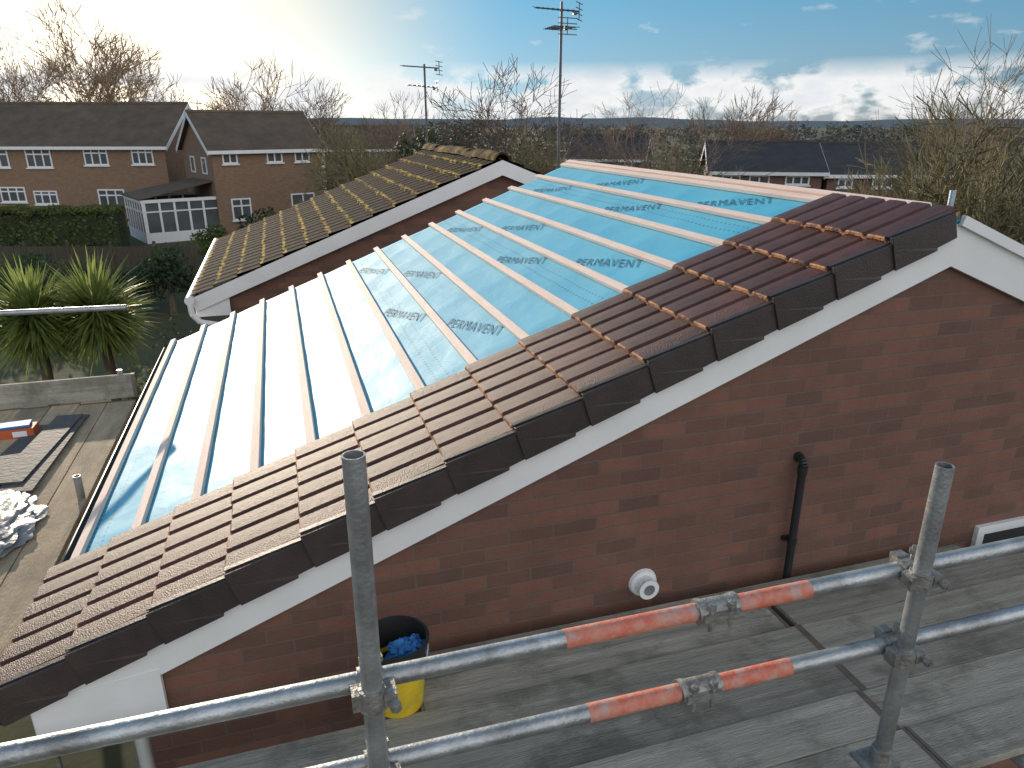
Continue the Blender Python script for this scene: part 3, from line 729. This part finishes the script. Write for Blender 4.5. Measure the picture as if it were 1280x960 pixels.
# ------------------------------------------------------------------ background houses
def bg_house(label, px, t, he, width, depth, rise, rot, front, gable=(), m_r=None, m_w=None, group=None, chimney=None, conserv=None, door=None, base=None):
    P0 = atT(px, 185, t); bz = terr(P0.x, P0.y) if base is None else base
    root = thing('brick_house', label, 'house', (P0.x, P0.y, bz), -YAW+R(rot), group)
    he = he-bz; m_r = m_r or m_rooffar; m_w = m_w or m_brick_far
    hr_ = he+rise
    g = G(); g.extr([(0,0,-1),(0,depth,-1),(0,depth,he-.02),(0,depth/2,hr_-.05),(0,0,he-.02)], (width,0,0)); build('wall', g, m_w, root, local=True)
    g = G(); ov = .35; sl_ = rise/(depth/2)
    for s_ in (0,1):
        y_e = -ov if s_ == 0 else depth+ov; ym = depth/2
        pts = [(-.3,y_e,he-ov*sl_),(-.3,ym,hr_),(-.3,ym,hr_+.16),(-.3,y_e,he-ov*sl_+.14)]
        g.extr(pts, (width+.6,0,0))
    rf = build('roof', g, m_r, root, local=True)
    g = G(); g.tube((-.3,depth/2,hr_+.13),(width+.3,depth/2,hr_+.13),.13,None,8); build('ridge', g, m_r, rf, local=True)
    if chimney:
        g = G(); g.bx(chimney-.35,chimney+.35,depth/2-.3,depth/2+.3,hr_-.4,hr_+.9); g.bx(chimney-.4,chimney+.4,depth/2-.35,depth/2+.35,hr_+.78,hr_+.88)
        for d_ in (-.15,.15): g.tube((chimney+d_,depth/2,hr_+.9),(chimney+d_,depth/2,hr_+1.2),.1,.09,10)
        build('chimney', g, m_w, rf, local=True)
    g = G(); g.bx(-.3,width+.3,-ov-.03,-ov-.002,he-ov*sl_-.08,he-ov*sl_+.12); build('fascia', g, m_white, root, local=True)
    for x in (-.325, width+.30):
        g = G()
        for s_ in (0,1):
            y_e = -ov if s_ == 0 else depth+ov
            g.extr([(x,y_e,he-ov*sl_-.16),(x,depth/2,hr_-.16),(x,depth/2,hr_+.14),(x,y_e,he-ov*sl_+.12)], (.025,0,0))
        build('bargeboard', g, m_white, root, local=True)
    for (x0,x1,z0,z1,nm_) in front:
        z0 -= bz; z1 -= bz
        g = G(); frame(g, x0, x1, z0, z1, -.05, .05, .09, [x0+(x1-x0)*(i+1)/(nm_+1) for i in range(nm_)], ((z0+z1)/2+.2,) if nm_ else ())
        wo = build('window', g, m_white, root, local=True)
        g = G(); g.bx(x0+.08,x1-.08,-.02,-.012,z0+.08,z1-.08); build('pane', g, m_glass_far, wo, local=True)
        g = G(); g.bx(x0-.08,x1+.08,-.12,.02,z0-.08,z0-.003); build('sill', g, m_white, wo, local=True)
    for (y0,y1,z0,z1) in gable:
        z0 -= bz; z1 -= bz
        g = G(); t_ = .09
        g.bx(-.05,.05,y0,y1,z1-t_,z1); g.bx(-.05,.05,y0,y1,z0,z0+t_); g.bx(-.05,.05,y0,y0+t_,z0+t_,z1-t_); g.bx(-.05,.05,y1-t_,y1,z0+t_,z1-t_)
        wo = build('window', g, m_white, root, local=True)
        g = G(); g.bx(-.02,-.012,y0+.08,y1-.08,z0+.08,z1-.08); build('pane', g, m_glass_far, wo, local=True)
    if door:
        x0, x1 = door; g = G(); frame(g, x0, x1, .05, 2.15, -.05, .05, .08, ((x0+x1)/2,)); dd = build('door', g, m_white, root, local=True)
        g = G(); g.bx(x0+.07,x1-.07,-.02,-.012,.12,2.08); build('pane', g, m_glass_far, dd, local=True)
    if conserv:      # glazed room against the left gable: runs along local y, reaches out to -x
        u0, u1, dp_, hh = conserv
        g = G(); N_ = 7
        g.bx(-dp_,-dp_+.08,u0,u1,0,.6); g.bx(-dp_+.08,-.01,u0,u0+.08,0,.6); g.bx(-dp_+.08,-.01,u1-.08,u1,0,.6)
        for i in range(N_+1):
            u = u0+(u1-u0)*i/N_; g.bx(-dp_-.01,-dp_+.07,u-.06,u+.06,.6,hh)
        for i in range(5):
            x = -dp_+.02+(dp_-.1)*i/5
            for uu in (u0,u1-.1): g.bx(x+.05,x+.17,uu-.01,uu+.11,.6,hh)
        g.bx(-dp_-.05,-dp_+.09,u0-.05,u1+.05,hh,hh+.18); g.bx(-dp_+.09,-.01,u0-.05,u0+.1,hh,hh+.18); g.bx(-dp_+.09,-.01,u1-.1,u1+.05,hh,hh+.18)
        g.bx(-dp_-.02,-dp_+.06,u0,u1,1.75,1.83); g.bx(-dp_+.07,-.01,u0-.015,u0+.06,1.75,1.83)
        cs = build('conservatory', g, m_white, root, local=True)
        g = G(); g.bx(-dp_+.03,-dp_+.04,u0+.05,u1-.05,.6,hh); g.bx(-dp_+.05,-.02,u0+.03,u0+.04,.6,hh); g.bx(-dp_+.05,-.02,u1-.04,u1-.03,.6,hh); build('glazing', g, m_glass_far, cs, local=True)
        g = G(); g.extr([(-dp_-.15,u0-.15,hh+.19),(-dp_-.15,u1+.15,hh+.19),(-.02,u1-.3,hh+1.0),(-.02,u0+.3,hh+1.0)], (0,0,.08)); build('conservatory_roof', g, m_rooffar, cs, local=True)
    return root
tA = 48
def wpx(x, t, x0): return (x-x0)/F*t
def zpx(y, t): return H+t*(-sp-((y-480)/F)*cp)
fr = []
for (xa, xb, ya_, yb_, nm_) in [(-15,8,184,210,1),(30,62,184,210,2),(103,133,184,207,2),(163,190,183,206,2),(112,146,238,262,2),(-12,20,235,255,2),(30,60,240,258,2)]:
    fr.append((wpx(xa,tA,-60), wpx(xb,tA,-60), zpx(yb_,tA), zpx(ya_,tA), nm_))
bg_house('long two storey brick house at far left with white windows behind the hedge', -60, tA, zpx(181,tA), wpx(205,tA,-60), 8.0, 2.5, 0, fr)
tB = 43
bg_house('brick house with white edged gable and white framed conservatory, right of the long house', 263, tB, zpx(186,tB), 6.9, 6.0, 1.95, 38,
         [(3.3,4.3,zpx(206,tB),zpx(189,tB),1),(5.1,6.1,zpx(206,tB),zpx(189,tB),1),(.6,1.5,zpx(206,tB),zpx(189,tB),1),(4.6,6.2,.3,2.4,1),(.8,2.0,1.0,2.3,1)], gable=[(1.2,2.1,3.7,4.7),(3.6,4.5,3.7,4.7)], conserv=(.2,4.6,4.2,2.3))
tC = 44
bg_house('dark roofed brick house behind the ridge, left one of the pair at right', 893, tC, zpx(214,tC), 6.4, 7.0, 1.45, -10,
         [(.6,1.7,zpx(231,tC),zpx(218,tC),1),(2.2,3.4,zpx(231,tC),zpx(218,tC),1),(4.3,5.7,zpx(231,tC),zpx(218,tC),2)], m_r=m_roofdark, m_w=m_brick_dull)
bg_house('dark roofed brick house behind the ridge, right one of the pair at right', 1040, tC-1, zpx(218,tC-1), 7.4, 7.0, 1.5, -4,
         [(.6,1.5,zpx(234,tC),zpx(222,tC),1),(2.6,3.8,zpx(234,tC),zpx(222,tC),1),(5.2,6.4,zpx(234,tC),zpx(222,tC),1)], m_r=m_roofdark, m_w=m_brick_dull)
tD = 60
bg_house('small dark roofed house seen just right of the tall aerial mast', 712, tD, zpx(198,tD), 6.0, 7, 1.6, -14, [(1,2.2,2.6,3.8,1),(4,5.2,2.6,3.8,1)], m_r=m_roofdark, m_w=m_brick_dull, chimney=4.6)
bg_house('brick house half hidden by bare branches, between gabled house and smaller aerial', 405, 66, zpx(186,66), 8, 7, 1.8, 10, [(1,2.4,3.0,4.2,1),(4,5.4,3.0,4.2,1)], m_w=m_brick_dull)
# ------------------------------------------------------------------ trees
def tree_src(seed, levels=5, up=.07, wide=1.0, low=False, rmin=.02, keep=.7):
    rn = random.Random(seed); T = G(); W = G()
    def rv(): return Vector((rn.gauss(0,1), rn.gauss(0,1), rn.gauss(0,1))).normalized()
    def tilt(d, a):
        ax = d.cross(rv()).normalized(); return (Matrix.Rotation(a, 3, ax) @ d).normalized()
    def grow(p, d, L, r, lv):
        segs = 3 if lv < 2 else 2
        gg = T if lv <= 1 else W; n_ = 7 if lv == 0 else (5 if lv == 1 else 3)
        for i in range(segs):
            d = (d+rv()*(.10 if lv == 0 else .2)+Vector((0,0,up))).normalized(); q = p+d*L/segs; r2 = r*.84
            gg.tube(p, q, max(r,rmin), max(r2,rmin*.8), n_, False); p = q; r = r2
            if 0 < lv < levels and i < segs-1 and (lv < 3 or rn.random() < keep): grow(p, tilt(d, rn.uniform(.5,1.0)*wide), L*rn.uniform(.5,.7), r*.55, lv+1)
        if lv < levels:
            k = 5 if lv == 0 else (3 if lv < 3 or rn.random() < keep else 2)
            if low and lv == 0: k = 9
            for j in range(k): grow(p, tilt(d, rn.uniform(.25,.75)*wide*(1.3 if low and lv == 0 else 1)), L*rn.uniform(.62,.9), r*.62, lv+1)
    grow(Vector((0,0,0)), Vector((0,0,1)), .7 if low else 2.6, .22, 0)
    zs = sorted(v.z for v in W.V); zm = zs[int(len(zs)*.985)]; s_ = 10/zm
    for v in T.V+W.V: v *= s_
    return T, W
srcs = {}
def get_src(key):
    if key in srcs: return srcs[key]
    seed, wide, low, rmin, tm_ = key
    T, W = tree_src(seed, 5, .07, wide, low, rmin)
    a = bpy.data.meshes.new('trunk'); a.from_pydata([tuple(v) for v in T.V], [], T.F); a.materials.append(m_bark)
    b = bpy.data.meshes.new('crown'); b.from_pydata([tuple(v) for v in W.V], [], W.F); b.materials.append(tm_)
    srcs[key] = (a, b); return srcs[key]
def bare(label, px, ytop, t, key, wx=1.0, name='bare_tree', cat='tree', tw=None):
    key = (key[0], key[1], key[2], key[3], tw or m_twig)
    a, b = get_src(key); p_ = atT(px, ytop, t); z0 = terr(p_.x, p_.y)
    h = p_.z-z0
    r_ = thing(name, label, cat, (p_.x, p_.y, z0), random.uniform(0,6.28))
    r_.scale = (h/10*wx, h/10*wx, h/10)
    for nm_, me in (('trunk',a),('crown',b)):
        o = bpy.data.objects.new(nm_, me); COL.objects.link(o); o.parent = r_
K1, K2, K4 = (11,1.0,False,.015), (23,1.15,False,.015), (42,.9,False,.015)
N1, N2, K3 = (31,1.1,False,.007), (37,1.2,False,.007), (5,1.3,True,.006)
for a in [
 ('tall bare tree at the extreme left edge behind the long house', 5, 36, 68, K1, .85, m_twig_haze),
 ('tallest bare tree behind the long house at far left', 85, 18, 72, K2, 1.05, m_twig_haze),
 ('bare tree behind the long house, right of the tallest one', 150, 58, 68, K4, 1.1, m_twig_haze),
 ('low bare tree between the long house and the gabled house', 225, 104, 64, K1, 1.15, m_twig_haze),
 ('wide bare tree behind the roof of the gabled house', 322, 88, 58, K2, 1.15, m_twig_haze),
 ('bare tree right of the gabled house roof', 392, 114, 56, K4, 1.1, None),
 ('thin bare tree left of the smaller aerial', 488, 126, 60, K1, 1.0, None),
 ('dense bare tree between the two aerials', 640, 96, 44, K2, 1.25, None),
 ('brown bare tree beyond the blue membrane, right of the tall mast', 832, 128, 38, N2, 1.4, None),
 ('small bare tree behind the dark roofed pair of houses', 932, 124, 60, K4, 1.0, None),
 ('second small bare tree behind the dark roofed pair, nearer the horizon gap', 968, 140, 66, K1, 1.0, None),
 ('big bare tree at the right edge of the picture', 1278, 62, 24, N1, 1.0, None),
 ('shorter bare tree close behind the left side of the big right edge tree', 1240, 116, 27, N2, .8, m_twig_olive),
]: bare(*a[:6], tw=a[6])
for a in [
 ('tangled olive shrub behind the top of the tiles, left of the right edge tree', 1216, 178, 23, K3, .85),
 ('tangled olive shrub just behind the ridge end', 1150, 216, 25, K3, .8),
 ('tangled olive shrub at the right edge under the big bare tree', 1268, 156, 19, K3, .8),
 ('scrubby shrub in front of the right house of the dark roofed pair', 1100, 232, 32, K3, .9),
 ('scrubby brown shrub beside the gabled house', 425, 172, 40, K3, 1.0),
 ('scrubby dark shrub behind the mossy roof ridge', 480, 174, 34, K3, 1.0),
 ('scrubby brown shrub left of the small dark roofed house', 690, 182, 36, K3, .9),
 ('scrubby brown shrub left of the dark roofed pair', 825, 190, 36, K3, .9),
]: bare(*a, name='shrub', cat='shrub', tw=m_twig_olive)

def leaf_cloud(g, c, r, n_, s_, rn, clumps=10):
    cs = []
    for i in range(clumps):
        d = Vector((rn.gauss(0,1),rn.gauss(0,1),rn.gauss(0,1))).normalized()*rn.uniform(.3,.75)
        cs.append((Vector((d.x*r[0],d.y*r[1],d.z*r[2])), rn.uniform(.3,.5)))
    for i in range(n_):
        cc, k = rn.choice(cs)
        d = Vector((rn.gauss(0,1),rn.gauss(0,1),rn.gauss(0,1))).normalized()*(rn.random()**.4)
        p_ = Vector(c)+cc+Vector((d.x*r[0]*k,d.y*r[1]*k,d.z*r[2]*k))
        a = Vector((rn.gauss(0,1),rn.gauss(0,1),rn.gauss(0,1))).normalized(); b = a.orthogonal().normalized()
        e = s_*rn.uniform(.6,1.3); g.add([p_-a*e, p_-b*e*.5, p_+a*e, p_+b*e*.5], [(0,1,2,3)])
def evergreen(label, px, ytop, t, wid, n_=1800, s_=.16, m=None, name='evergreen_tree', cat='tree'):
    p_ = atT(px, ytop, t); z0 = terr(p_.x,p_.y); h = p_.z-z0; rn = random.Random(int(px*7+t))
    r_ = thing(name, label, cat, (p_.x,p_.y,z0))
    g = G(); leaf_cloud(g, (p_.x,p_.y,z0+h*.55), (wid/2,wid/2,h*.5), n_, s_, rn, 16); build('crown', g, m or m_leaf, r_, fix=False)
    g = G(); g.tube((p_.x,p_.y,z0),(p_.x,p_.y,z0+h*.6),.14,.06,8); build('trunk', g, m_bark, r_)
for a in [
 ('dark evergreen bush below the smaller aerial', 535, 147, 48, 5.0),
 ('dark evergreen right of the smaller aerial behind the mossy ridge', 575, 158, 50, 4.5),
 ('dark evergreen left of the tall aerial mast', 668, 165, 52, 4.5),
 ('dark evergreen behind the small dark roofed house', 750, 170, 75, 7),
 ('dark evergreen behind the left of the dark roofed pair', 880, 170, 70, 6),
 ('dark evergreen behind the gap in the dark roofed pair', 1030, 172, 80, 7),
]: evergreen(*a)
for a in [
 ('green garden shrub beside the gabled house wall', 268, 280, 36, 2.4, 1500, .10, m_hedge),
 ('dark garden shrub in front of the gabled house', 330, 250, 34, 3.2, 1500, .12, m_leaf),
 ('dark garden shrub beside the mossy roof corner', 205, 312, 26, 3.4, 1800, .10, m_leaf),
 ('dark garden shrub in front of the timber fence at far left', 30, 318, 27, 4.2, 2000, .10, m_leaf),
 ('dark garden shrub in front of the fence behind the right cordyline', 122, 322, 26, 3.6, 2000, .10, m_leaf),
 ('low green shrub under the cordylines by the platform', 160, 455, 10.5, 1.5, 1800, .045, m_hedge),
 ('low green shrub by the wall beyond the eave', 225, 400, 14, 1.6, 1800, .06, m_leaf),
]: evergreen(*a, name='shrub', cat='shrub')
pa, pb = atT(-70, 255, 38), atT(150, 262, 39)
hd = thing('hedge', 'clipped sunlit green hedge in front of the long house', 'hedge', (pa.x,pa.y,0))
g = G(); rn = random.Random(3); d = (pb-pa); d.z = 0
for i in range(11000):
    k = rn.random(); top = rn.random() < .4
    p_ = Vector((pa.x,pa.y,0))+d*k+Vector((d.y,-d.x,0)).normalized()*rn.uniform(-.8,.8)
    hz = 2.35+.25*noise.noise(Vector((k*9,0,0)))
    p_.z = hz+rn.uniform(-.2,.1) if top else rn.uniform(0,hz)
    a = Vector((rn.gauss(0,1),rn.gauss(0,1),rn.gauss(0,1))).normalized(); b = a.orthogonal().normalized(); e = rn.uniform(.06,.14)
    g.add([p_-a*e, p_-b*e*.6, p_+a*e, p_+b*e*.6], [(0,1,2,3)])
build('foliage', g, m_hedge, hd, fix=False)
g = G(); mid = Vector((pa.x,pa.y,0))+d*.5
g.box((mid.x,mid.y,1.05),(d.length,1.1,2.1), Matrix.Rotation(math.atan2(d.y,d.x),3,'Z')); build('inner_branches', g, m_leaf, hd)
fa, fb = atT(-80, 300, 31), atT(270, 300, 31)
fn = thing('timber_fence', 'dark timber panel fence across the back garden', 'fence', (fa.x,fa.y,0))
d = fb-fa; d.z = 0; dn = d.normalized(); nP = int(d.length/1.85)
for i in range(nP):
    a = Vector((fa.x,fa.y,0))+dn*1.85*i
    g = G(); rz = Matrix.Rotation(math.atan2(d.y,d.x),3,'Z')
    for k in range(12):
        g.box(a+dn*(.12+.145*k)+Vector((0,0,.85))+rz@Vector((0,.012*(k%2),0)), (.15,.018,1.65), rz)
    build('fence_panel', g, m_fence, fn)
    g = G(); g.box(a+Vector((0,0,.95)),(.1,.1,1.9),rz); build('fence_post', g, m_fence, fn)
def cordyline(label, px, py, t, r):
    c = atT(px, py, t); rn = random.Random(px)
    rt = thing('cordyline', label, 'palm', (c.x,c.y,0))
    g = G(); p0 = Vector((c.x+.1,c.y,0))
    for i in range(6):
        p1 = Vector((c.x+.1*(1-(i+1)/6)+rn.uniform(-.02,.02), c.y, c.z*(i+1)/6)); g.tube(p0,p1,.11-.006*i,.105-.006*i,9,False); p0 = p1
    build('trunk', g, m_bark, rt, smooth=True)
    g = G()
    for i in range(1100):
        az = rn.uniform(0,6.283); el = math.asin(rn.uniform(-.82,1)); L = r*rn.uniform(.72,1.12)
        d = Vector((math.cos(az)*math.cos(el), math.sin(az)*math.cos(el), math.sin(el)))
        sd = d.cross(Vector((0,0,1))); sd = sd.normalized() if sd.length > .01 else Vector((1,0,0))
        sd = (sd+Vector((0,0,rn.uniform(-.7,.7)))).normalized()
        p_ = Vector(c)+Vector((rn.uniform(-.05,.05),rn.uniform(-.05,.05),rn.uniform(-.25,.12))); pr_ = []
        N_ = 5
        for k in range(N_+1):
            u = k/N_; w_ = .023*(1-u**2.2)+.002
            pr_ += [p_-sd*w_, p_+sd*w_]
            dd = (d+Vector((0,0,-.36*u*u*math.cos(el)))).normalized(); p_ = p_+dd*L/N_
        g.add(pr_, [(2*k,2*k+1,2*k+3,2*k+2) for k in range(N_)])
    build('crown', g, m_strap, rt, fix=False)
cordyline('spiky cordyline palm at far left, behind the short scaffold rail', 40, 395, 11.9, .94)
cordyline('spiky cordyline palm right of its twin, behind the rail end', 121, 389, 12.3, .94)
g = G(); rn = random.Random(9)
for i in range(420):
    x = rn.uniform(-60, 1340); t = rn.uniform(110, 520)
    p_ = atT(x, 157, t); z0 = -1.5; h = rn.uniform(5.5, 8.5)+t*.004
    leaf_cloud(g, (p_.x,p_.y,z0+h*.5), (h*.7,h*.7,h*.5), 110, h*.075, rn, 9)
tag(build('far_woodland', g, m_far, None, fix=False), 'dark band of distant woodland along the horizon', 'woodland', None, 'stuff')
